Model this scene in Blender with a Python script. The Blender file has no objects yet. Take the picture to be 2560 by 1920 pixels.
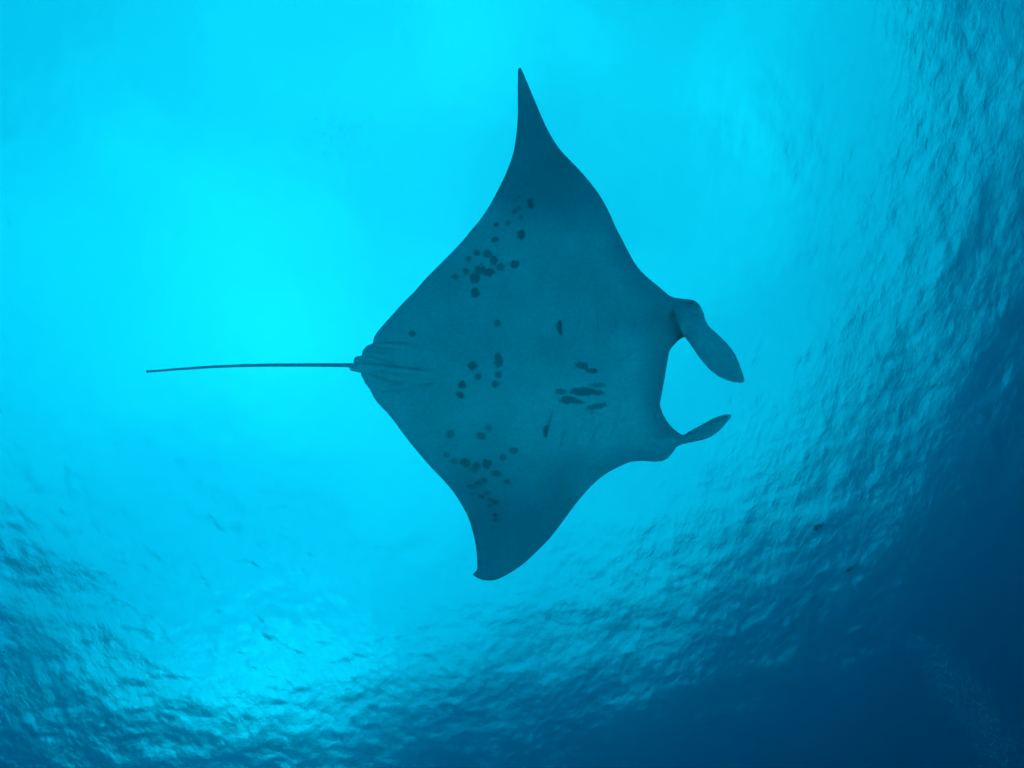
import bpy, bmesh, math, random
import numpy as np
from mathutils import Vector, Matrix, noise
from mathutils.geometry import delaunay_2d_cdt

random.seed(7)
rng = np.random.default_rng(7)
scn = bpy.context.scene
COL = scn.collection

# ------------------------------------------------------------------ camera
F = 1446.0                       # focal length in pixels of the 2560 px wide photograph
CX, CY = 1280.0, 960.0
SURFACE_Z = 34.0                  # metres of water above the camera
FLOOR_Z = -1.3                   # added sand floor below the camera
Zc = np.array([-262.0, 570.0, -F]); Zc /= np.linalg.norm(Zc)       # world up seen in camera axes
Xc = np.array([1.0, 0, 0]) - Zc * Zc[0]; Xc /= np.linalg.norm(Xc)
Yc = np.cross(Zc, Xc)
RW = np.array([Xc, Yc, Zc])      # camera axes -> world axes


def cam2world(v):
    return np.asarray(v, float) @ RW.T


cam_d = bpy.data.cameras.new('camera')
cam = bpy.data.objects.new('camera', cam_d)
COL.objects.link(cam)
M4 = Matrix([list(r) + [0.0] for r in RW] + [[0, 0, 0, 1]])
cam.matrix_world = M4
cam_d.sensor_width = 36.0
cam_d.lens = 36.0 * F / 2560.0
cam_d.clip_end = 3000.0
cam_d.clip_start = 0.05
scn.camera = cam

# ------------------------------------------------------------------ sky and sun
sun_w = cam2world([-600.0, 110.0, -F]); sun_w /= np.linalg.norm(sun_w)   # the brightest water, left of the middle
az = math.atan2(sun_w[1], sun_w[0])
sin_air = min(0.94, 1.33 * math.sqrt(1 - sun_w[2] ** 2))
SUN_EL = math.acos(sin_air)
print('sun elevation', math.degrees(SUN_EL), 'azimuth', math.degrees(az))
sun_dir = Vector((math.cos(az) * math.cos(SUN_EL), math.sin(az) * math.cos(SUN_EL), math.sin(SUN_EL)))

world = bpy.data.worlds.new('World')
scn.world = world
world.use_nodes = True
nt = world.node_tree
bg = nt.nodes['Background']
sky = nt.nodes.new('ShaderNodeTexSky')
sky.sky_type = 'NISHITA'
sky.sun_disc = False
sky.sun_elevation = SUN_EL
sky.sun_rotation = math.pi / 2 - az
sky.dust_density = 0.8
sky.air_density = 1.0
sky.ozone_density = 1.0
CLOUD_X, CLOUD_Y = 0.0, 0.0
# thin broken cloud over the whole sky, with a glow added towards the low left
tcw = nt.nodes.new('ShaderNodeTexCoord')
sx = nt.nodes.new('ShaderNodeSeparateXYZ'); nt.links.new(tcw.outputs['Generated'], sx.inputs[0])


def wmath(op, a_, b_=None):
    q = nt.nodes.new('ShaderNodeMath'); q.operation = op
    for i_, v_ in enumerate((a_, b_)):
        if v_ is None: continue
        if isinstance(v_, (int, float)): q.inputs[i_].default_value = v_
        else: nt.links.new(v_, q.inputs[i_])
    return q.outputs[0]


zz = wmath('ADD', wmath('MAXIMUM', sx.outputs[2], 0.0), 0.22)
cxy = nt.nodes.new('ShaderNodeCombineXYZ')
nt.links.new(wmath('DIVIDE', sx.outputs[0], zz), cxy.inputs[0])
nt.links.new(wmath('DIVIDE', sx.outputs[1], zz), cxy.inputs[1])
cn = nt.nodes.new('ShaderNodeTexNoise'); cn.inputs['Scale'].default_value = 2.2; cn.inputs['Detail'].default_value = 7; cn.inputs['Roughness'].default_value = 0.58; cn.inputs['Distortion'].default_value = 0.5
cof = nt.nodes.new('ShaderNodeVectorMath'); cof.operation = 'ADD'; cof.inputs[1].default_value = (CLOUD_X, CLOUD_Y, 0.0)
nt.links.new(cxy.outputs[0], cof.inputs[0]); nt.links.new(cof.outputs[0], cn.inputs['Vector'])
cmr = nt.nodes.new('ShaderNodeMapRange'); nt.links.new(cn.outputs[0], cmr.inputs[0])
cmr.inputs[1].default_value = 0.40; cmr.inputs[2].default_value = 0.68
cmx = nt.nodes.new('ShaderNodeMix'); cmx.data_type = 'RGBA'
nt.links.new(wmath('ADD', wmath('MULTIPLY', cmr.outputs[0], 0.55), 0.26), cmx.inputs[0])
nt.links.new(sky.outputs[0], cmx.inputs[6])
cmx.inputs[7].default_value = (10.3, 10.3, 10.0, 1)
# noise-edged glow added low in the sky to brighten the lower-left water
low = cam2world([-630.0, -500.0, -F]); laz = math.atan2(low[1], low[0]); lel = math.radians(9)
vd = nt.nodes.new('ShaderNodeVectorMath'); vd.operation = 'DOT_PRODUCT'
nt.links.new(tcw.outputs['Generated'], vd.inputs[0]); vd.inputs[1].default_value = (math.cos(laz) * math.cos(lel), math.sin(laz) * math.cos(lel), math.sin(lel))
cn2 = nt.nodes.new('ShaderNodeTexNoise'); cn2.inputs['Scale'].default_value = 6; cn2.inputs['Detail'].default_value = 6
nt.links.new(tcw.outputs['Generated'], cn2.inputs['Vector'])
lob = nt.nodes.new('ShaderNodeMapRange'); lob.interpolation_type = 'SMOOTHSTEP'
nt.links.new(wmath('ADD', vd.outputs['Value'], wmath('MULTIPLY', wmath('SUBTRACT', cn2.outputs[0], 0.5), 0.16)), lob.inputs[0])
lob.inputs[1].default_value = 0.945; lob.inputs[2].default_value = 1.0
cmy = nt.nodes.new('ShaderNodeMix'); cmy.data_type = 'RGBA'
nt.links.new(lob.outputs[0], cmy.inputs[0]); nt.links.new(cmx.outputs[2], cmy.inputs[6]); cmy.inputs[7].default_value = (27.0, 27.0, 25.0, 1)
nt.links.new(cmy.outputs[2], bg.inputs[0])
bg.inputs[1].default_value = 0.06

sl = bpy.data.lights.new('sun', 'SUN')
sl.energy = 0.9
sl.angle = math.radians(175)
sl.color = (1.0, 0.94, 0.80)
so = bpy.data.objects.new('sun', sl)
COL.objects.link(so)
so.rotation_euler = sun_dir.to_track_quat('Z', 'Y').to_euler()

scn.view_settings.view_transform = 'Standard'
scn.view_settings.look = 'None'
scn.view_settings.gamma = 1.0
scn.view_settings.use_curve_mapping = False
scn.view_settings.exposure = 1.64
cy = scn.cycles
cy.use_denoising = True
cy.max_bounces = 32
cy.diffuse_bounces = 8
cy.glossy_bounces = 8
cy.transmission_bounces = 12
cy.volume_bounces = 12
cy.caustics_refractive = True
cy.caustics_reflective = True
cy.blur_glossy = 0.5
cy.sample_clamp_indirect = 6.0


# ------------------------------------------------------------------ helpers
def tag(o, label=None, cat=None, group=None, kind=None):
    if label: o['label'] = label
    if cat: o['category'] = cat
    if group: o['group'] = group
    if kind: o['kind'] = kind
    return o


def link(name, me, mat=None, parent=None):
    o = bpy.data.objects.new(name, me)
    COL.objects.link(o)
    if mat: me.materials.append(mat)
    if parent: o.parent = parent
    return o


def new_mat(name):
    m = bpy.data.materials.new(name)
    m.use_nodes = True
    return m, m.node_tree, m.node_tree.nodes, m.node_tree.links


def smooth(me):
    me.polygons.foreach_set('use_smooth', [True] * len(me.polygons))


def sstep(x, a, b):
    t = np.clip((x - a) / (b - a), 0, 1)
    return t * t * (3 - 2 * t)


# ------------------------------------------------------------------ the body of water
# absorption and scattering per metre
SCAT = np.array([0.007, 0.0155, 0.0190])
ABSO = np.array([0.20, 0.0288, 0.0170])
DENS = 0.30
m, t, n, l = new_mat('sea_water_volume')
n.remove(n['Principled BSDF'])
pv = n.new('ShaderNodeVolumePrincipled')
colr = SCAT / DENS
acol = (1.0 - (ABSO / DENS) / (1 - colr)) ** 2
pv.inputs['Color'].default_value = (*colr, 1)
pv.inputs['Absorption Color'].default_value = (*acol, 1)
pv.inputs['Density'].default_value = DENS
pv.inputs['Anisotropy'].default_value = 0.90
l.new(pv.outputs[0], n['Material Output'].inputs['Volume'])
bm = bmesh.new()
bmesh.ops.create_cube(bm, size=1.0)
TOPZ = SURFACE_Z - 2.2
for v in bm.verts:
    v.co.x *= 900; v.co.y *= 900
    v.co.z = TOPZ if v.co.z > 0 else FLOOR_Z - 1.6
me = bpy.data.meshes.new('haze'); bm.to_mesh(me); bm.free()
haze = link('haze', me, m)
tag(haze, 'blue sea water that veils and tints everything seen through it', kind='stuff')

# ------------------------------------------------------------------ the sea surface
def axis(center, half, step, far, ratio):
    a = list(np.arange(-half, half + 1e-6, step))
    s, p = step, half
    out = []
    while p < far:
        s *= ratio; p += s; out.append(p)
    return np.array([-q for q in reversed(out)] + a + out) + center


# middle of what the camera sees of the surface
mid = cam2world([300.0, -150.0, -F]); mid *= SURFACE_Z / mid[2]
gx = axis(mid[0], 50, 0.165, 800, 1.03)
gy = axis(mid[1], 50, 0.165, 800, 1.03)
X, Y = np.meshgrid(gx, gy, indexing='ij')
DX = np.gradient(gx)[:, None] * np.ones_like(Y)
DY = np.gradient(gy)[None, :] * np.ones_like(X)
SP = np.maximum(DX, DY)
Z = np.zeros_like(X)
wr = np.random.default_rng(11)
gust = cam2world([-610.0, -500.0, -F]); gust *= SURFACE_Z / gust[2]     # a gust ruffles the water there
RUF = 1.0 + 0.7 * np.exp(-(((X - gust[0] * 1.12) ** 2 + (Y - gust[1] * 1.12) ** 2) / 10.0 ** 2))
Z += 1.1 * np.exp(-(((X - gust[0]) ** 2 + (Y - gust[1]) ** 2) / 9.5 ** 2))                            # a hump shaped in to widen the bright patch there
wind = az + math.radians(35)
for lam_lo, lam_hi, cnt, slope, spread in ((9.0, 22.0, 10, 0.030, 0.6), (3.5, 9.0, 16, 0.042, 0.8), (1.4, 3.5, 30, 0.050, 1.0), (0.6, 1.4, 44, 0.060, 1.2)):
    for i in range(cnt):
        lam = math.exp(wr.uniform(math.log(lam_lo), math.log(lam_hi)))
        th = wind + wr.normal() * spread
        k = 2 * math.pi / lam
        amp = slope * math.sqrt(2.0 / cnt) / k
        ph = wr.uniform(0, 2 * math.pi)
        arg = k * (math.cos(th) * X + math.sin(th) * Y) + ph
        # slow change of phase and height so that crests are short and wander
        arg = arg + 1.3 * np.sin(0.21 * k * (math.sin(th + .4) * X - math.cos(th + .4) * Y) + ph * 3.1)
        env = 0.6 + 0.4 * np.sin(0.13 * k * (math.cos(th + 1.0) * X + math.sin(th + 1.0) * Y) + ph * 1.7)
        fade = np.clip((lam / SP - 3.0) / 3.0, 0, 1) * (RUF if lam < 2.5 else 1.0)
        s = np.sin(arg)
        Z += amp * env * fade * (s + 0.18 * np.cos(2 * arg))
print('wave height', Z.min(), Z.max())
nx, ny = X.shape
co = np.stack([X, Y, Z + SURFACE_Z], -1).reshape(-1, 3)
ii, jj = np.meshgrid(np.arange(nx - 1), np.arange(ny - 1), indexing='ij')
a = (ii * ny + jj).ravel()
quads = np.stack([a, a + ny, a + ny + 1, a + 1], -1)
me = bpy.data.meshes.new('water_surface')
me.vertices.add(len(co)); me.vertices.foreach_set('co', co.ravel())
me.loops.add(quads.size); me.loops.foreach_set('vertex_index', quads.ravel().astype(np.int32))
me.polygons.add(len(quads))
me.polygons.foreach_set('loop_start', np.arange(0, quads.size, 4, dtype=np.int32))
me.update(calc_edges=True)
smooth(me)
m, t, n, l = new_mat('sea_surface')
n.remove(n['Principled BSDF'])
gl = n.new('ShaderNodeBsdfGlass')
gl.inputs['IOR'].default_value = 1.33
gl.inputs['Roughness'].default_value = 0.065
gl.inputs['Color'].default_value = (1, 1, 1, 1)
tc = n.new('ShaderNodeTexCoord')
mp = n.new('ShaderNodeMapping')
mp.inputs['Rotation'].default_value = (0, 0, -wind)
mp.inputs['Scale'].default_value = (1.0, 0.55, 1.0)
l.new(tc.outputs['Object'], mp.inputs[0])
n1 = n.new('ShaderNodeTexNoise'); n1.inputs['Scale'].default_value = 2.6; n1.inputs['Detail'].default_value = 5; n1.inputs['Roughness'].default_value = 0.6
n1.inputs['Distortion'].default_value = 0.4
l.new(mp.outputs[0], n1.inputs['Vector'])
b = n.new('ShaderNodeBump'); b.inputs['Strength'].default_value = 1.0; b.inputs['Distance'].default_value = 0.055
l.new(n1.outputs[0], b.inputs['Height'])
l.new(b.outputs[0], gl.inputs['Normal'])
l.new(gl.outputs[0], n['Material Output'].inputs['Surface'])
ws = link('water_surface', me, m)
tag(ws, 'rippled sea surface seen from underneath, bright overhead and dark towards the far corner', kind='structure')

# ------------------------------------------------------------------ unseen sand floor, added to bounce light onto the ray's belly
gx2 = axis(0, 40, 2.0, 400, 1.06)
X2, Y2 = np.meshgrid(gx2, gx2, indexing='ij')
Z2 = FLOOR_Z + 0.15 * np.sin(X2 * .21 + 1.3 * np.sin(Y2 * .11)) * np.cos(Y2 * .17)
k_ = len(gx2)
co2 = np.stack([X2, Y2, Z2], -1).reshape(-1, 3)
ii, jj = np.meshgrid(np.arange(k_ - 1), np.arange(k_ - 1), indexing='ij'); a = (ii * k_ + jj).ravel()
me = bpy.data.meshes.new('bounce_floor')
me.from_pydata(co2.tolist(), [], np.stack([a, a + k_, a + k_ + 1, a + 1], -1).tolist())
smooth(me)
m, t, n, l = new_mat('bounce_sand')
p = n['Principled BSDF']; p.inputs['Roughness'].default_value = 0.95
ns = n.new('ShaderNodeTexNoise'); ns.inputs['Scale'].default_value = 0.6; ns.inputs['Detail'].default_value = 6
cr = n.new('ShaderNodeValToRGB')
cr.color_ramp.elements[0].color = (0.84, 0.83, 0.79, 1); cr.color_ramp.elements[1].color = (0.90, 0.89, 0.86, 1)
tc = n.new('ShaderNodeTexCoord'); l.new(tc.outputs['Object'], ns.inputs['Vector'])
l.new(ns.outputs[0], cr.inputs[0]); l.new(cr.outputs[0], p.inputs['Base Color'])
sf = link('bounce_floor', me, m)
tag(sf, 'unseen pale sand floor added to bounce light upwards', kind='structure')

# ------------------------------------------------------------------ the manta ray
D0 = 3.2                          # metres from the camera to the ray's plane
MPP = D0 / F
OUT = [(1298.6,168.6),(1295.2,175),(1294.2,230),(1294.6,282),(1293.4,305),(1290.5,340),(1284.8,374.6),(1277.5,400.6),(1261.6,441),(1241.4,481.6),
(1224,513.4),(1200.9,548.1),(1180.8,572.3),(1154.8,604),(1111.4,649),(1068,692.4),(1039,725.6),(1007.3,757.5),(984,783.5),(958,812.4),(942.2,831.2),(935,844),
(931.2,859.2),(918.5,863.6),(912.8,869),(906.5,877),(903.9,888.4),(894.4,890.0),(886.8,894.5),(883.7,901.4),(884.2,908),(877,911),(873.5,917),(876.7,925.7),(890.6,929.7),(902.7,932.7),
(903.0,938),(909,949.1),(914,960),(923,971),(939.7,1001.3),(975.8,1041),(1013.8,1091.7),(1042.7,1127.8),(1075.3,1165.8),(1111.5,1203.8),(1136.8,1234.5),(1160.3,1272.5),
(1171.1,1294.2),(1180.2,1323.1),(1187.4,1352.1),(1191.8,1384.6),(1193.2,1421),(1190,1428),(1181.3,1436),(1194.6,1445.4),(1216.3,1451.5),(1238,1449.7),(1263.4,1438.9),(1303.1,1413.6),
(1335.7,1384.6),(1368.2,1352.1),(1393.6,1321.3),(1418.9,1287),(1440.6,1258),(1460.5,1234.5),(1482,1211.2),(1510.9,1187),(1531.2,1175),(1565.9,1158.5),
(1586.1,1153.5),(1609.3,1152.4),(1632.4,1154.2),(1652.7,1153),(1667.1,1147),(1680.2,1133.1),(1691.7,1118),(1707.6,1110.2),(1733.7,1104.7),(1759.7,1098.6),(1782.9,1088.2),
(1806,1069.4),(1823.3,1047.7),(1828,1040.5),(1824.8,1036.2),(1808.9,1037),(1782.9,1046.3),(1748.1,1065.1),(1725,1077.5),(1709.1,1086.8),(1693.2,1079.5),(1674.4,1062.2),
(1659.9,1040.5),(1651.8,1020),(1650,1009),(1655,981.6),(1663.3,935.1),(1673.0,879.5),(1681.6,866.5),(1694.8,852.3),(1704.8,845.2),(1712.4,843.0),(1731.3,868.8),(1751.2,897),
(1776,925.2),(1797.6,941.1),(1820.8,951.7),(1844,956.7),(1858,955.5),(1861.3,950),(1854,925.2),(1837.4,885.4),(1817.5,858.9),(1794.3,835.7),(1775.4,819.1),(1764.5,802),
(1757.8,779.3),(1746.2,759.5),(1731.3,750.0),(1708,746.8),(1688,744.2),(1673.3,738.7),(1647,716.5),(1617.2,692.2),(1594,667.6),(1576.7,640),(1556.5,601),(1539,567.0),
(1521.7,528.5),(1501.5,491.6),(1481.2,463.6),(1452.3,429),(1423.4,399),(1405,379.5),(1387,355.2),(1368.6,323),(1351.3,285.5),(1334,244.4),(1319.5,209.7),(1307.9,182.2),(1302.5,171.5)]
SHARP = {0, 30, 54, 100, 22, 27, 35}


def densify(pts, step):
    """Catmull-Rom through the traced outline, resampled evenly."""
    P = np.array(pts, float); N = len(P); res = []
    for i in range(N):
        p0, p1, p2, p3 = P[(i - 1) % N], P[i], P[(i + 1) % N], P[(i + 2) % N]
        L = np.linalg.norm(p2 - p1)
        a0 = min(1.0, L / max(np.linalg.norm(p1 - p0), 1e-6) * 1.0)
        m1 = (p2 - p0) * 0.5; m2 = (p3 - p1) * 0.5
        m1 *= min(1.0, L / (np.linalg.norm(m1) + 1e-6)); m2 *= min(1.0, L / (np.linalg.norm(m2) + 1e-6))
        if i in SHARP: m1 = (p2 - p1) * 1.0
        if (i + 1) % N in SHARP: m2 = (p2 - p1) * 1.0
        c = max(1, int(round(L / step)))
        for k in range(c):
            u = k / c
            h = (2 * u**3 - 3 * u**2 + 1, u**3 - 2 * u**2 + u, -2 * u**3 + 3 * u**2, u**3 - u**2)
            res.append(h[0] * p1 + h[1] * m1 + h[2] * p2 + h[3] * m2)
    return np.array(res)


outl = densify(OUT, 3.2)
NO = len(outl)


def poly_inside(px, py, poly):
    ins = np.zeros(px.shape, bool)
    x1, y1 = poly[:, 0], poly[:, 1]; x2, y2 = np.roll(x1, -1), np.roll(y1, -1)
    for k in range(len(poly)):
        if y1[k] == y2[k]: continue
        c = ((y1[k] > py) != (y2[k] > py)) & (px < (x2[k] - x1[k]) * (py - y1[k]) / (y2[k] - y1[k]) + x1[k])
        ins ^= c
    return ins


def seg_dist(P, A, B):
    d = B - A; L2 = max(float(d @ d), 1e-9)
    tt = np.clip(((P - A) @ d) / L2, 0, 1)
    q = A + tt[:, None] * d
    return np.linalg.norm(P - q, axis=1), tt


def line_dist(P, pts):
    best = np.full(len(P), 1e9); side = np.zeros(len(P)); along = np.zeros(len(P))
    pts = np.array(pts, float)
    for k in range(len(pts) - 1):
        d, tt = seg_dist(P, pts[k], pts[k + 1])
        w = d < best
        dd = pts[k + 1] - pts[k]
        cr_ = dd[0] * (P[:, 1] - pts[k][1]) - dd[1] * (P[:, 0] - pts[k][0])
        best = np.where(w, d, best); side = np.where(w, np.sign(cr_), side)
        along = np.where(w, (k + tt) / (len(pts) - 1), along)
    return best, side, along


STEP = 2.8
gxs = np.arange(860, 1880, STEP); gys = np.arange(150, 1470, STEP * 0.866)
PX, PY = np.meshgrid(gxs, gys, indexing='ij')
PX = PX + (np.arange(len(gys)) % 2)[None, :] * STEP / 2
PX = PX.ravel(); PY = PY.ravel()
ins = poly_inside(PX, PY, outl)
P = np.stack([PX[ins], PY[ins]], -1)
coarse = outl


def edge_dist(P):
    best = np.full(len(P), 1e9)
    for k in range(0, NO, 2):
        A, B = outl[k], outl[(k + 2) % NO]
        near = (np.abs(P[:, 0] - A[0]) < best + 8) & (np.abs(P[:, 1] - A[1]) < best + 8)
        if near.any():
            d, _ = seg_dist(P[near], A, B)
            best[near] = np.minimum(best[near], d)
    return best


ed = edge_dist(P)
P = P[ed > 1.9]
allp = np.concatenate([outl, P])
verts2, _, faces2, ov, _, _ = delaunay_2d_cdt([Vector(q) for q in allp], [], [list(range(NO))], 1, 1e-5, True)
V2 = np.array([(v.x, v.y) for v in verts2])
orig = np.array([o_[0] if o_ else -1 for o_ in ov])
is_edge = (orig >= 0) & (orig < NO)
ed = edge_dist(V2); ed[is_edge] = 0.0

# --- form: distances are in photograph pixels, heights in metres
xx, yy = V2[:, 0], V2[:, 1]
mid_y = 915 + (xx - 880) * 0.035                        # the ray's own midline
s = (yy - mid_y) / 560.0                                # -1 at one wing tip, +1 at the other
body = np.exp(-((yy - mid_y) / 175.0) ** 2) * sstep(xx, 880, 1150) * (1 - 0.45 * sstep(xx, 1560, 1720))
head = np.exp(-((yy - mid_y - 5) / 190.0) ** 2) * sstep(xx, 1380, 1600)
infin = sstep(xx, 1688, 1730)
rim = np.sqrt(np.clip(1 - (1 - np.clip(ed / 95.0, 0, 1)) ** 2, 0, 1))
rim_thin = np.sqrt(np.clip(1 - (1 - np.clip(ed / 14.0, 0, 1)) ** 2, 0, 1))
belly = rim_thin * 0.012 + rim * (0.030 + 0.115 * body + 0.03 * head) * (1 - 0.8 * infin)
back = rim_thin * 0.012 + rim * (0.040 + 0.26 * body + 0.06 * head) * (1 - 0.85 * infin)


def groove(pts, width, depth, taper=True):
    d, sd, al = line_dist(V2, pts)
    g = np.exp(-(d / width) ** 2)
    if taper: g = g * np.clip(np.minimum(al, 1 - al) * 5, 0.0, 1)
    return -depth * g, d, sd, al


crease_shade = np.zeros(len(V2))  # shade painted along the folds, gill slits and mouth corner
# pelvic fins and the folds round the root of the tail
for pts, w_, dp, lift, side_ in (
    ([(886, 908.5), (915, 909), (960, 913), (1010, 919), (1050, 924), (1078, 926)], 3.2, .010, .010, 1),
    ([(903, 933), (925, 936), (950, 944), (972, 953), (1000, 957), (1020, 953)], 3.8, .011, .010, -1),
    ([(903, 889), (920, 891), (950, 896), (965, 902), (985, 905), (1008, 900)], 3.6, .010, .009, -1),
    ([(932, 859), (955, 856), (985, 856), (1015, 858), (1030, 857)], 3.2, .009, .008, 1),
    ([(905, 880), (930, 878), (960, 880), (990, 882)], 4.0, .005, .0, 1),
    ([(912, 870), (935, 868), (970, 871), (1000, 873)], 4.0, .004, .0, 1),
    ([(928, 976), (960, 978), (990, 976), (1032, 972)], 2.6, .009, .006, -1),
    ([(940, 925), (970, 930), (1000, 936), (1050, 940)], 4.0, .004, .0, 1),
    ([(1090, 955), (1060, 962), (1025, 966)], 4.0, .004, .0, 1),
):
    g, d, sd, al = groove(pts, w_, dp)
    belly += g * np.minimum(1, ed / 6)
    if lift:
        belly += 1.5 * lift * np.exp(-(d / 16) ** 2) * (sd == side_) * np.clip(np.minimum(al, 1 - al) * 5, 0, 1) * np.minimum(1, ed / 6)
    crease_shade = np.maximum(crease_shade, 0.35 * np.exp(-(d / (w_ * .7)) ** 2) * np.clip(np.minimum(al, 1 - al) * 5, 0, 1))

# gill slits: five on each side of the throat, each a thin flap standing proud of the next
GILLS = []
for k in range(5):
    x0 = 1402 + k * 44
    GILLS.append([(x0, 797 - 30 * (k == 0) * 0 - 8 * k * (k > 0)), (x0 + 1, 822), (x0 + 3, 846 - 4 * k)])
GILLS[1] = [(1447, 772), (1447.5, 800), (1448, 826)]
GILLS[2] = [(1492, 770), (1494, 800), (1495, 836)]
GILLS[3] = [(1537, 776), (1540, 804), (1540, 838)]
GILLS[4] = [(1582, 788), (1584, 812), (1583, 838)]
GILLS_B = [[(1382, 1022), (1373, 1058), (1366, 1094)], [(1420, 1058), (1406, 1096), (1394, 1130)], [(1462, 1046), (1447, 1082), (1434, 1112)],
           [(1505, 1044), (1489, 1078), (1476, 1106)], [(1546, 1046), (1532, 1076), (1521, 1100)]]
for q, lst in enumerate((GILLS, GILLS_B)):
    for k, pts in enumerate(lst):
        d, sd, al = line_dist(V2, pts)
        tp = np.clip(np.minimum(al, 1 - al) * 4, 0, 1)
        front = (sd == (-1 if q == 0 else -1))
        stp = np.exp(-(d / 13) ** 2) * front * tp
        w_ = (0.011 if q == 0 else 0.014) * (1.3 if k == 0 else 0.6)
        belly += w_ * stp - (0.007 if k == 0 else 0.004) * np.exp(-(d / 3.0) ** 2) * tp
        crease_shade = np.maximum(crease_shade, (0.6 if k == 0 else 0.05) * np.exp(-(d / 1.6) ** 2) * tp)
belly += 0.006 * np.exp(-((xx - 1500) / 90) ** 2 - ((yy - 1045) / 28) ** 2)
# ridge along the throat beside the dark marks
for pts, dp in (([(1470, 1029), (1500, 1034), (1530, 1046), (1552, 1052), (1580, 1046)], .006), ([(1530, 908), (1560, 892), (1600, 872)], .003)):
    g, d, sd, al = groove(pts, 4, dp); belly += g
    crease_shade = np.maximum(crease_shade, 0.2 * np.exp(-(d / 2.5) ** 2) * np.clip(np.minimum(al, 1 - al) * 4, 0, 1))

# --- fold where each head fin leaves the corner of the mouth
bend = 0.30 * np.clip(np.abs(s), 0, 1.2) ** 2.0 * np.where(s > 0, 0.55, 1.0)     # wings swept up at the tips
fold, sdf, alf = line_dist(V2, [(1712.4, 843), (1702, 824), (1694, 806), (1687, 785), (1680, 765)])
on_up = (yy < 965)
tap = np.clip((1 - alf) * 1.8, 0, 1)
infront = np.where(on_up & (sdf > 0) & (fold < 200), 1.0, 0.0)
UPFIN = on_up & (xx > 1640)
side_r = (sdf < 0) if np.mean(sdf[(UPFIN) & (xx > 1760)]) < 0 else (sdf > 0)
lift_up = np.where(UPFIN & side_r, 0.055 * np.exp(-(fold / 60) ** 2) * tap, 0) + np.where(UPFIN, 0.30 * (np.clip((xx - 1690) / 170, 0, 1)) ** 1.3, 0)
recess = np.where((~side_r) & (yy > 780) & (yy < 900) & (xx > 1600), 0.085 * np.exp(-(fold / 24) ** 2) * tap, 0)
LOFIN = (yy > 1000) & (xx > 1600)
lift_lo = np.where(LOFIN, 0.22 * (np.clip((xx - 1690) / 140, 0, 1)) ** 1.3, 0)
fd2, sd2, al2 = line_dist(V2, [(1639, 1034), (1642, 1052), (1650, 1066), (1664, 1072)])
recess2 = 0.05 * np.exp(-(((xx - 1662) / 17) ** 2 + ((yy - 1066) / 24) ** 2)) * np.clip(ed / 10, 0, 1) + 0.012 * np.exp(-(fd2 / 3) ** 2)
crease_shade = np.maximum(crease_shade, 0.5 * np.exp(-(fd2 / 2.0) ** 2) * (al2 < .35))
mouth = 0.035 * sstep(xx, 1590, 1668) * np.exp(-((yy - 935) / 90) ** 2)          # lower jaw curves up to the lip
eyeb = 0.05 * np.exp(-(((xx - 1722) / 26) ** 2 + ((yy - 757) / 10) ** 2))
bulge_lo = 0.03 * np.exp(-(((xx - 1628) / 34) ** 2 + ((yy - 1128) / 22) ** 2))
depth_mid = D0 + bend - lift_up - lift_lo + mouth
d_belly = depth_mid - belly + recess + recess2 + eyeb * .8 - bulge_lo * 0.5
d_back = depth_mid + back + recess + recess2 + eyeb * .8
# fine creases running out along the head fins, and shallow folds across the throat
str1 = np.array([noise.noise(Vector(((x * .80 - y * .60) * .16, (x * .60 + y * .80) * .012, 2.0))) for x, y in V2])
belly_str = str1 * 0.0045 * infin * np.clip(ed / 8, 0, 1)
str2 = np.array([noise.noise(Vector((x * .055, y * .010, 6.0))) for x, y in V2])
belly_str += str2 * 0.0065 * np.exp(-((xx - 1500) / 130) ** 2) * np.exp(-((np.abs(yy - mid_y) - 110) / 80) ** 2)
str3 = np.array([noise.noise(Vector((x * .012, y * .07, 8.0))) for x, y in V2])
belly_str += str3 * 0.007 * np.exp(-((xx - 960) / 90) ** 2) * np.exp(-((yy - 920) / 75) ** 2) * np.clip(ed / 8, 0, 1)
d_belly -= belly_str
und = np.array([noise.noise(Vector((x * .012, y * .012, 3.0))) for x, y in V2])
d_belly += und * 0.006 * np.clip(ed / 60, 0, 1)

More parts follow.
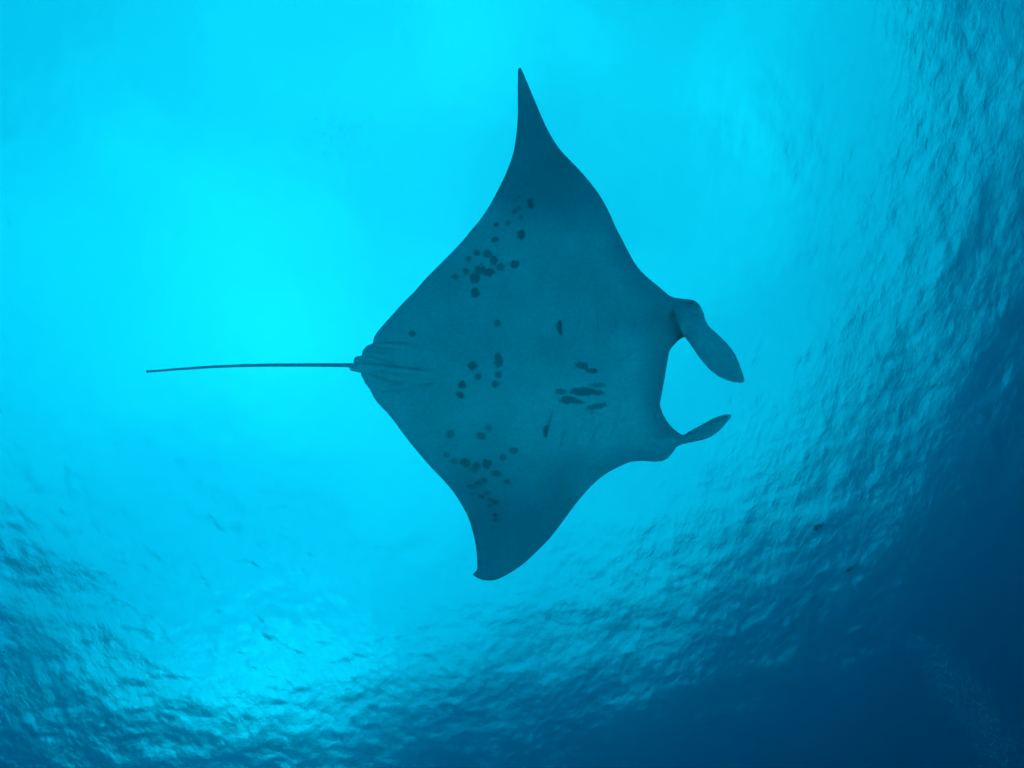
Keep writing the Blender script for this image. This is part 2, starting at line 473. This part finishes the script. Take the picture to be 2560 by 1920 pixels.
# --- pigment
SPOTS = [(1319,460,3.4,3.4,0,.5),(1296.5,491.6,5,5,0,.6),(1287,501,5,5,0,.55),(1325.5,503.7,7,7,0,.9),(1328.3,513.3,8,7.5,0,1),(1297,520.5,6,5.5,0,.8),(1285.7,530,6.5,5,-.6,.8),
(1302.6,544,6,6,0,.7),(1268.8,559,6.5,6.5,0,.8),(1240.6,561.5,7,6.5,0,.9),(1303.3,585.6,11,11.5,0,1),(1238.2,599,9.5,7.5,0,1),(1191.7,632,9,7.5,0,.9),(1218.2,633.8,12,9.5,.3,.85),
(1233.8,650.7,10.5,13,0,.95),(1252,668,10,10,0,.8),(1287,660.4,11.5,10.5,0,1),(1171.2,647,7.5,7.5,0,.8),(1164,679.2,8.5,8,0,.8),(1137.4,691.7,8.5,7.5,.3,.8),(1199,674.8,14.5,11,0,.9),
(1223,681,13.5,10.5,0,.95),(1186.8,695.3,12.5,13.5,0,.85),(1188,731.5,11.8,11.5,0,1),(1030.4,832.7,8.5,8.5,0,.8),(1242.7,808.3,8.5,8.5,0,.75),(1245,893,10.5,10.5,0,.85),
(1247,906.5,11,12,0,.85),(1181.7,914.6,12,11,0,.9),(1195.3,942.3,9,8.5,0,.8),(1245.5,935.8,8.8,8,0,.8),(1238.7,960,9.5,9,0,.85),(1156,962,10,10.5,0,1),(1149.7,987.8,11,7.5,.5,.95),
(1456,914.0,19,9,.25,.9),(1479,926.8,16,6.8,.12,.95),(1495,962.6,20,6,.0,.8),(1402.8,979.7,15.5,7.5,0,.9),(1457,978.6,33,10.5,-.03,.95),(1488,981,22,7,.08,.9),
(1420,999.8,20,10.5,.05,.95),(1443,1005,17,6.5,.12,.9),(1490.9,1015.8,27,7.5,-.2,.85),(1480,1031,11,2.2,.0,.5),
(1124.7,1084,11,10.5,0,.75),(1202.8,1089.7,11,9.5,.1,.75),(1221.3,1069.4,9.5,8,0,.6),(1285.2,1126.7,10.5,8.5,0,.75),(1257.5,1142.7,9,8.5,0,.7),(1115,1136,8.5,7.5,0,.65),
(1134.5,1152.8,9.5,7.5,0,.7),(1162.8,1156.3,13,11,.3,.8),(1191,1164.4,10.5,9.5,0,.75),(1185.4,1175,10.5,7,0,.7),(1217.2,1159.7,11.5,12,0,.85),(1241,1183.7,13,7.8,.1,.8),
(1210.6,1200.5,10,7,.3,.75),(1196,1209,10,6.5,.1,.75),(1178,1216.4,10.5,5.5,.1,.75),(1267.6,1204.3,9.5,6,.2,.7),(1180.8,1235,5,4.5,0,.6),(1204.8,1240.7,8.5,6,.4,.8),
(1217.8,1232.3,8,5,0,.65),(1225.6,1249.4,8.5,5,.2,.8),(1238.6,1255.2,9.5,6,.2,.8),(1223.6,1263.3,7.5,5,0,.65),(1238,1288,7,5.5,.2,.8),(1238.6,1299.5,7.5,3.8,0,.75),(1232,1320,4,3,0,.45),
(1211,599,2,2,0,.6),(1243,616,2.2,2.2,0,.8),(1202.5,660,3.5,2.2,.3,1),(1304,604,2,2,0,.6),(1352,695,3.2,3.2,0,.3),(1378.5,728,3,3,0,.2),(1313,652,1.8,1.8,0,.6),(1340,543,3,3,0,.3),
(1589,873,4,1.6,0,.35),(1246,571,2.5,2.5,0,.4),(1254,575,3,2.5,0,.35),(1262,577,2.5,3,0,.35),(1276,553,3,2.2,0,.35)]
wob = np.array([noise.noise(Vector((x * .13, y * .13, 9.0))) for x, y in V2])
wob2 = np.array([noise.noise(Vector((x * .33, y * .33, 5.0))) for x, y in V2])
spot = np.zeros(len(V2))
for (sx, sy, rx, ry, an, st) in SPOTS:
    dx, dy = xx - sx, yy - sy
    w = np.abs(dx) < 60
    u = dx * math.cos(an) + dy * math.sin(an); v = -dx * math.sin(an) + dy * math.cos(an)
    r = np.sqrt((u / rx) ** 2 + (v / ry) ** 2) + (wob * 0.40 + wob2 * 0.12) * min(1, 6 / min(rx, ry) + .3)
    soft = 1.9 / min(rx, ry) + 0.08
    spot = np.maximum(spot, np.where(w, st * (1 - sstep(r, 1 - soft, 1 + soft)), 0))
# half-moon patches behind the first gill slits
for (ax, ay, bx, by, wd) in ((1402.5, 800, 1403, 838, 15), (1371, 1062, 1366, 1095, 16)):
    d = np.array([bx - ax, by - ay], float); L = np.linalg.norm(d); d /= L
    u = ((xx - ax) * d[0] + (yy - ay) * d[1]) / L; v = (xx - ax) * d[1] - (yy - ay) * d[0]
    v = -v if v[np.argmin((xx - ax + 15) ** 2 + (yy - ay - 15) ** 2)] < 0 else v
    prof = np.sqrt(np.clip(1 - (2 * u - 1) ** 2, 0, 1)) * (1.1 - .35 * u)
    v2 = v / (wd * np.maximum(prof, 1e-3))
    spot = np.maximum(spot, np.where((u > 0) & (u < 1) & (v > -.6) & (v2 < 1), 0.95 * np.clip(1 - v2 * v2, 0, 1) ** .5, 0))
wnoise = np.array([noise.fractal(Vector((x * .006, y * .006, 1.5)), 1.0, 2.0, 3) for x, y in V2])
# grey towards the wing tips and along the leading edges
tip_top = 1 - sstep(yy + 0.20 * (1290 - xx) + wnoise * 45, 430, 620)
tip_bot = sstep(yy + 0.06 * (xx - 1290) + wnoise * 60, 1030, 1320)
fr = xx > 1230 + 0.12 * np.abs(yy - 915)
lead = (1 - 0.7 * sstep(xx, 1715, 1760)) * (1 - sstep(ed + wnoise * 14, 10, 75)) * np.where(fr, 1, 0.12) * np.clip((xx - 1230) / 150, 0, 1)
jaw = sstep(xx, 1570, 1655) * (1 - sstep(xx, 1700, 1730))
shade = np.clip(np.maximum(np.maximum(tip_top, tip_bot), np.maximum(lead * .65, jaw * .55)), 0, 1)
trail = (1 - sstep(ed, 0, 10)) * 0.25

me = bpy.data.meshes.new('manta_ray')
NV = len(V2)
dirs = np.stack([(xx - CX) / F, -(yy - CY) / F, -np.ones(NV)], -1)
Pb = dirs * d_belly[:, None]
Pk = dirs * d_back[:, None]
idx_back = np.where(is_edge, np.arange(NV), 0)
back_i = np.where(~is_edge)[0]
idx_back[back_i] = NV + np.arange(len(back_i))
Pb[is_edge] = (dirs * depth_mid[:, None])[is_edge]
Vall = np.concatenate([Pb, Pk[back_i]])
tris = np.array(faces2)
cen = V2[tris].mean(1)
tris = tris[poly_inside(cen[:, 0], cen[:, 1], outl)]
e1 = V2[tris[:, 1]] - V2[tris[:, 0]]; e2 = V2[tris[:, 2]] - V2[tris[:, 0]]
flip = (e1[:, 0] * e2[:, 1] - e1[:, 1] * e2[:, 0]) > 0        # pixel y points down
tris[flip] = tris[flip][:, ::-1]
bel_col = np.stack([shade, spot, np.maximum(crease_shade, trail * 0)], -1)  # grey pigment, spots, and the shade painted into creases
faces = [tuple(r) for r in tris] + [tuple(r) for r in idx_back[tris][:, ::-1]]
vert_attr = np.concatenate([np.c_[bel_col, np.zeros(NV)], np.c_[bel_col[back_i] * 0, np.ones(len(back_i))]])

# the whip tail, grown from inside the body
TL = [(365.8, 929.2, 4.2), (369, 929, 3.0), (372, 928.8, 2.6), (443, 923, 2.9), (532, 916.9, 3.3), (615, 913.6, 3.7), (684, 912.7, 4.0), (787, 912.5, 4.4), (865, 913, 4.9), (890, 914, 6.5), (915, 915, 9.5), (960, 917, 12), (1010, 919, 9)]
SEG = 12
base = len(Vall)
tv, tf, ta = [], [], []
rings = []
TLa = np.array(TL)
tq = np.linspace(0, 1, 110) ** 1.0
cum = np.r_[0, np.cumsum(np.hypot(*(TLa[1:, :2] - TLa[:-1, :2]).T))]
for q in tq:
    c = q * cum[-1]
    x = np.interp(c, cum, TLa[:, 0]); y = np.interp(c, cum, TLa[:, 1]); r = np.interp(c, cum, TLa[:, 2])
    x2 = np.interp(min(c + 12, cum[-1]), cum, TLa[:, 0]); y2 = np.interp(min(c + 12, cum[-1]), cum, TLa[:, 1])
    x1 = np.interp(max(c - 12, 0), cum, TLa[:, 0]); y1 = np.interp(max(c - 12, 0), cum, TLa[:, 1])
    d = D0 + 0.0 + 0.10 * (1 - min(1, q * 1.25)) ** 2 - (0.012 if x > 900 else 0)
    tx, ty = x2 - x1, y2 - y1; L = math.hypot(tx, ty); nxn, nyn = -ty / L, tx / L
    for k in range(SEG):
        an = 2 * math.pi * k / SEG
        ox = x + nxn * r * math.cos(an); oy = y + nyn * r * math.cos(an)
        dd = d + r * MPP * math.sin(an)
        tv.append(((ox - CX) / F * dd, -(oy - CY) / F * dd, -dd)); ta.append((0.4, 0, 0, 0.0))
nr = len(tq)
for i in range(nr - 1):
    for k in range(SEG):
        k2 = (k + 1) % SEG
        tf.append((base + i * SEG + k, base + (i + 1) * SEG + k, base + (i + 1) * SEG + k2, base + i * SEG + k2))
tf.append(tuple(base + k for k in range(SEG)))
tf.append(tuple(base + (nr - 1) * SEG + k for k in range(SEG))[::-1])
Vall = np.concatenate([Vall, np.array(tv)])
vert_attr = np.concatenate([vert_attr, np.array(ta)])
faces += tf

# place the ray: its own origin sits in the middle of the body, axes parallel to the camera it swims over
org = np.array([(1290 - CX) / F, -(915 - CY) / F, -1.0]) * D0
me.from_pydata((Vall - org).tolist(), [], faces)
me.validate()
smooth(me)
at = me.color_attributes.new('pigment_shade', 'FLOAT_COLOR', 'POINT')
at.data.foreach_set('color', vert_attr.astype(np.float32).ravel())
bmx = bmesh.new(); bmx.from_mesh(me); bmesh.ops.recalc_face_normals(bmx, faces=bmx.faces); bmx.to_mesh(me); bmx.free()

m, t, n, l = new_mat('manta_skin')
p = n['Principled BSDF']
p.inputs['Roughness'].default_value = 0.62
p.inputs['Specular IOR Level'].default_value = 0.12
at_n = n.new('ShaderNodeAttribute'); at_n.attribute_name = 'pigment_shade'
sep = n.new('ShaderNodeSeparateColor'); l.new(at_n.outputs['Color'], sep.inputs[0])
tc = n.new('ShaderNodeTexCoord')
nz = n.new('ShaderNodeTexNoise'); nz.inputs['Scale'].default_value = 60; nz.inputs['Detail'].default_value = 6; nz.inputs['Roughness'].default_value = 0.7
l.new(tc.outputs['Object'], nz.inputs['Vector'])
nb = n.new('ShaderNodeTexNoise'); nb.inputs['Scale'].default_value = 3.0; nb.inputs['Detail'].default_value = 5
l.new(tc.outputs['Object'], nb.inputs['Vector'])


def mix(fac, c1, c2, bl='MIX'):
    x_ = n.new('ShaderNodeMix'); x_.data_type = 'RGBA'; x_.blend_type = bl
    for val, i in ((fac, 0), (c1, 6), (c2, 7)):
        if isinstance(val, bpy.types.NodeSocket): l.new(val, x_.inputs[i])
        elif i == 0: x_.inputs[0].default_value = val
        else: x_.inputs[i].default_value = val
    return x_.outputs[2]


def mrange(src, a_, b_, c_, d_):
    r_ = n.new('ShaderNodeMapRange'); l.new(src, r_.inputs[0])
    for i_, v_ in enumerate((a_, b_, c_, d_)): r_.inputs[i_ + 1].default_value = v_
    return r_.outputs[0]


PALE = (0.94, 0.93, 0.89, 1); GREY = (0.48, 0.51, 0.54, 1); DARK = (0.36, 0.39, 0.42, 1); BACK = (0.035, 0.038, 0.042, 1)
c = mix(sep.outputs[0], PALE, GREY)
grain = mrange(nz.outputs[0], 0.3, 0.7, 0.82, 1.08)
blot = mrange(nb.outputs[0], 0.3, 0.7, 0.86, 1.06)
mm = n.new('ShaderNodeMath'); mm.operation = 'MULTIPLY'; l.new(grain, mm.inputs[0]); l.new(blot, mm.inputs[1])
cmb = n.new('ShaderNodeCombineColor')
for i_ in range(3): l.new(mm.outputs[0], cmb.inputs[i_])
c = mix(1.0, c, cmb.outputs[0], 'MULTIPLY')
c = mix(sep.outputs[1], c, mix(1.0, c, DARK, 'MULTIPLY'))
c = mix(sep.outputs[2], c, mix(1.0, c, (0.35, 0.38, 0.4, 1), 'MULTIPLY'))  # painted crease shade darkens the skin colour
c = mix(at_n.outputs['Alpha'], c, BACK)
l.new(c, p.inputs['Base Color'])
bp = n.new('ShaderNodeBump'); bp.inputs['Strength'].default_value = 0.35; bp.inputs['Distance'].default_value = 0.004
l.new(nz.outputs[0], bp.inputs['Height']); l.new(bp.outputs[0], p.inputs['Normal'])
manta = link('manta_ray', me, m)
pos = cam2world(org)
manta.matrix_world = Matrix.Translation(Vector(pos)) @ M4
tag(manta, 'large manta ray gliding overhead, pale spotted belly, long whip tail and two curled head fins', 'manta ray')
SKIN = m


def at_px(px, py, dist):
    """A point of the scene, in world axes, dist metres in front of the camera plane."""
    return Vector(cam2world(np.array([(px - CX) / F, -(py - CY) / F, -1.0]) * dist))


# eyes on the outer side of each head fin root
me_e, te, ne, le = new_mat('eye_dark')
ne['Principled BSDF'].inputs['Base Color'].default_value = (0.012, 0.012, 0.014, 1)
ne['Principled BSDF'].inputs['Roughness'].default_value = 0.15
bm = bmesh.new(); bmesh.ops.create_uvsphere(bm, u_segments=20, v_segments=12, radius=0.024)
mesh_eye = bpy.data.meshes.new('eye'); bm.to_mesh(mesh_eye); bm.free(); smooth(mesh_eye)
for k, (ex, ey, dd) in enumerate(((1724, 772, .13), (1652, 1134, .10))):
    e = link('eye', mesh_eye, me_e if k == 0 else None, manta)
    loc = np.array([(ex - CX) / F, -(ey - CY) / F, -1.0]) * (D0 + dd) - org
    e.location = loc

# ------------------------------------------------------------------ two small fish far below the surface
mf, tf_, nf, lf = new_mat('fish_scales')
pf = nf['Principled BSDF']; pf.inputs['Roughness'].default_value = 0.35
tcf = nf.new('ShaderNodeTexCoord'); spf = nf.new('ShaderNodeSeparateXYZ'); lf.new(tcf.outputs['Object'], spf.inputs[0])
rf = nf.new('ShaderNodeValToRGB'); rf.color_ramp.elements[0].position = 0.42; rf.color_ramp.elements[1].position = 0.62
rf.color_ramp.elements[0].color = (0.06, 0.08, 0.10, 1); rf.color_ramp.elements[1].color = (0.55, 0.6, 0.6, 1)
mrf = nf.new('ShaderNodeMapRange'); lf.new(spf.outputs[2], mrf.inputs[0]); mrf.inputs[1].default_value = -0.06; mrf.inputs[2].default_value = 0.06
lf.new(mrf.outputs[0], rf.inputs[0]); lf.new(rf.outputs[0], pf.inputs['Base Color'])
mfin, _, nfin, _ = new_mat('fish_fin'); nfin['Principled BSDF'].inputs['Base Color'].default_value = (0.07, 0.09, 0.11, 1)


def make_fish(length, height, where, rot, label):
    nseg, nring = 18, 12
    vs, fs = [], []
    for i in range(nseg + 1):
        u = i / nseg
        x = (u - 0.5) * length * 0.8
        prof = max(0.02, math.sin(math.pi * min(1, u * 1.02 + .01)) ** 0.75 * (1.0 - 0.45 * u) * 1.35)
        for k in range(nring):
            a_ = 2 * math.pi * k / nring
            vs.append((x, math.cos(a_) * height * 0.20 * prof, math.sin(a_) * height * 0.5 * prof))
    for i in range(nseg):
        for k in range(nring):
            k2 = (k + 1) % nring
            fs.append((i * nring + k, (i + 1) * nring + k, (i + 1) * nring + k2, i * nring + k2))
    fs.append(tuple(range(nring))); fs.append(tuple(nseg * nring + k for k in range(nring))[::-1])
    mb = bpy.data.meshes.new('fish'); mb.from_pydata(vs, [], fs); smooth(mb)
    root = link('fish', mb, mf)

    def fin(name, pts, th=0.003):
        bm = bmesh.new()
        va = [bm.verts.new((px_, -th, pz_)) for px_, pz_ in pts]
        vb = [bm.verts.new((px_, th, pz_)) for px_, pz_ in pts]
        bm.faces.new(va); bm.faces.new(vb[::-1])
        for i in range(len(pts)):
            j = (i + 1) % len(pts); bm.faces.new((va[i], vb[i], vb[j], va[j]))
        bmesh.ops.recalc_face_normals(bm, faces=bm.faces)
        mm_ = bpy.data.meshes.new(name); bm.to_mesh(mm_); bm.free()
        return link(name, mm_, mfin, root)
    L, H = length, height
    fin('tail_fin', [(.37 * L, 0.03 * H), (.46 * L, .26 * H), (.54 * L, .38 * H), (.49 * L, 0), (.54 * L, -.38 * H), (.46 * L, -.26 * H), (.37 * L, -.03 * H)])
    fin('dorsal_fin', [(-.14 * L, .40 * H), (-.02 * L, .66 * H), (.16 * L, .55 * H), (.26 * L, .25 * H), (.1 * L, .3 * H)])
    fin('anal_fin', [(.04 * L, -.38 * H), (.16 * L, -.56 * H), (.26 * L, -.24 * H), (.12 * L, -.3 * H)])
    root.location = where
    root.rotation_euler = rot
    tag(root, label, 'fish')
    return root


cam_eul = M4.to_3x3()


def fish_rot(deg, roll):
    mtx = cam_eul @ Matrix.Rotation(math.radians(deg), 3, 'Z') @ Matrix.Rotation(math.radians(90 + roll), 3, 'X')
    return mtx.to_euler()


make_fish(0.36, 0.22, at_px(2046, 1319, 16.0), fish_rot(28, 18), 'tiny dark deep-bodied fish in the blue water, nearer the bright ripples')
make_fish(0.30, 0.16, at_px(2124, 1424, 17.5), fish_rot(24, 40), 'tiny paler fish deeper in the dark blue, below the other fish')

# ------------------------------------------------------------------ rising bubbles, lower right
mg, tg, ng, lg = new_mat('air_bubble')
ng.remove(ng['Principled BSDF'])
gb = ng.new('ShaderNodeBsdfGlass'); gb.inputs['IOR'].default_value = 0.752; gb.inputs['Roughness'].default_value = 0.05
lg.new(gb.outputs[0], ng['Material Output'].inputs['Surface'])
bmS = bmesh.new(); bmesh.ops.create_icosphere(bmS, subdivisions=2, radius=1.0)
sv = np.array([v.co[:] for v in bmS.verts]); sfc = np.array([[v.index for v in f.verts] for f in bmS.faces]); bmS.free()


def cloud(name, centers, radii, squash, mat):
    vs, fs = [], []
    for k, (c_, r_) in enumerate(zip(centers, radii)):
        sc_ = np.array([r_ * rng.uniform(.8, 1.2), r_ * rng.uniform(.8, 1.2), r_ * squash])
        vs.append(sv * sc_ + c_); fs.append(sfc + len(sv) * k)
    mm_ = bpy.data.meshes.new(name); mm_.from_pydata(np.concatenate(vs).tolist(), [], np.concatenate(fs).tolist()); smooth(mm_)
    return link(name, mm_, mat)


cs, rs = [], []
for k in range(1600):
    u = rng.random() ** 0.8
    px = 2290 + 330 * u + rng.normal() * (22 + 42 * u); py = 1590 + 430 * u + rng.normal() * (18 + 34 * u)
    cs.append(np.array(at_px(px, py, 9.5 - 1.5 * u + rng.normal() * .25))); rs.append(rng.uniform(.003, .008) * (1.35 - .5 * u))
bub = cloud('bubbles', cs, rs, 0.6, mg)
tag(bub, 'faint plume of air bubbles rising through the dark blue water', kind='stuff')

# ------------------------------------------------------------------ drifting plankton
mpk, _, npk, _ = new_mat('plankton_speck'); npk['Principled BSDF'].inputs['Base Color'].default_value = (0.25, 0.24, 0.2, 1)
cs, rs = [], []
for k in range(420):
    px = 810 + rng.normal() * 62; py = 345 + rng.normal() * 42
    cs.append(np.array(at_px(px, py, 5.5 + rng.normal() * .4))); rs.append(rng.uniform(.0012, .0032))
for k in range(120):
    cs.append(np.array(at_px(rng.uniform(0, 2560), rng.uniform(0, 1920), rng.uniform(2.5, 6)))); rs.append(rng.uniform(.0008, .0018))
pk = cloud('plankton', cs, rs, 1.0, mpk)
tag(pk, 'thin cloud of tiny plankton specks drifting in the bright water', kind='stuff')
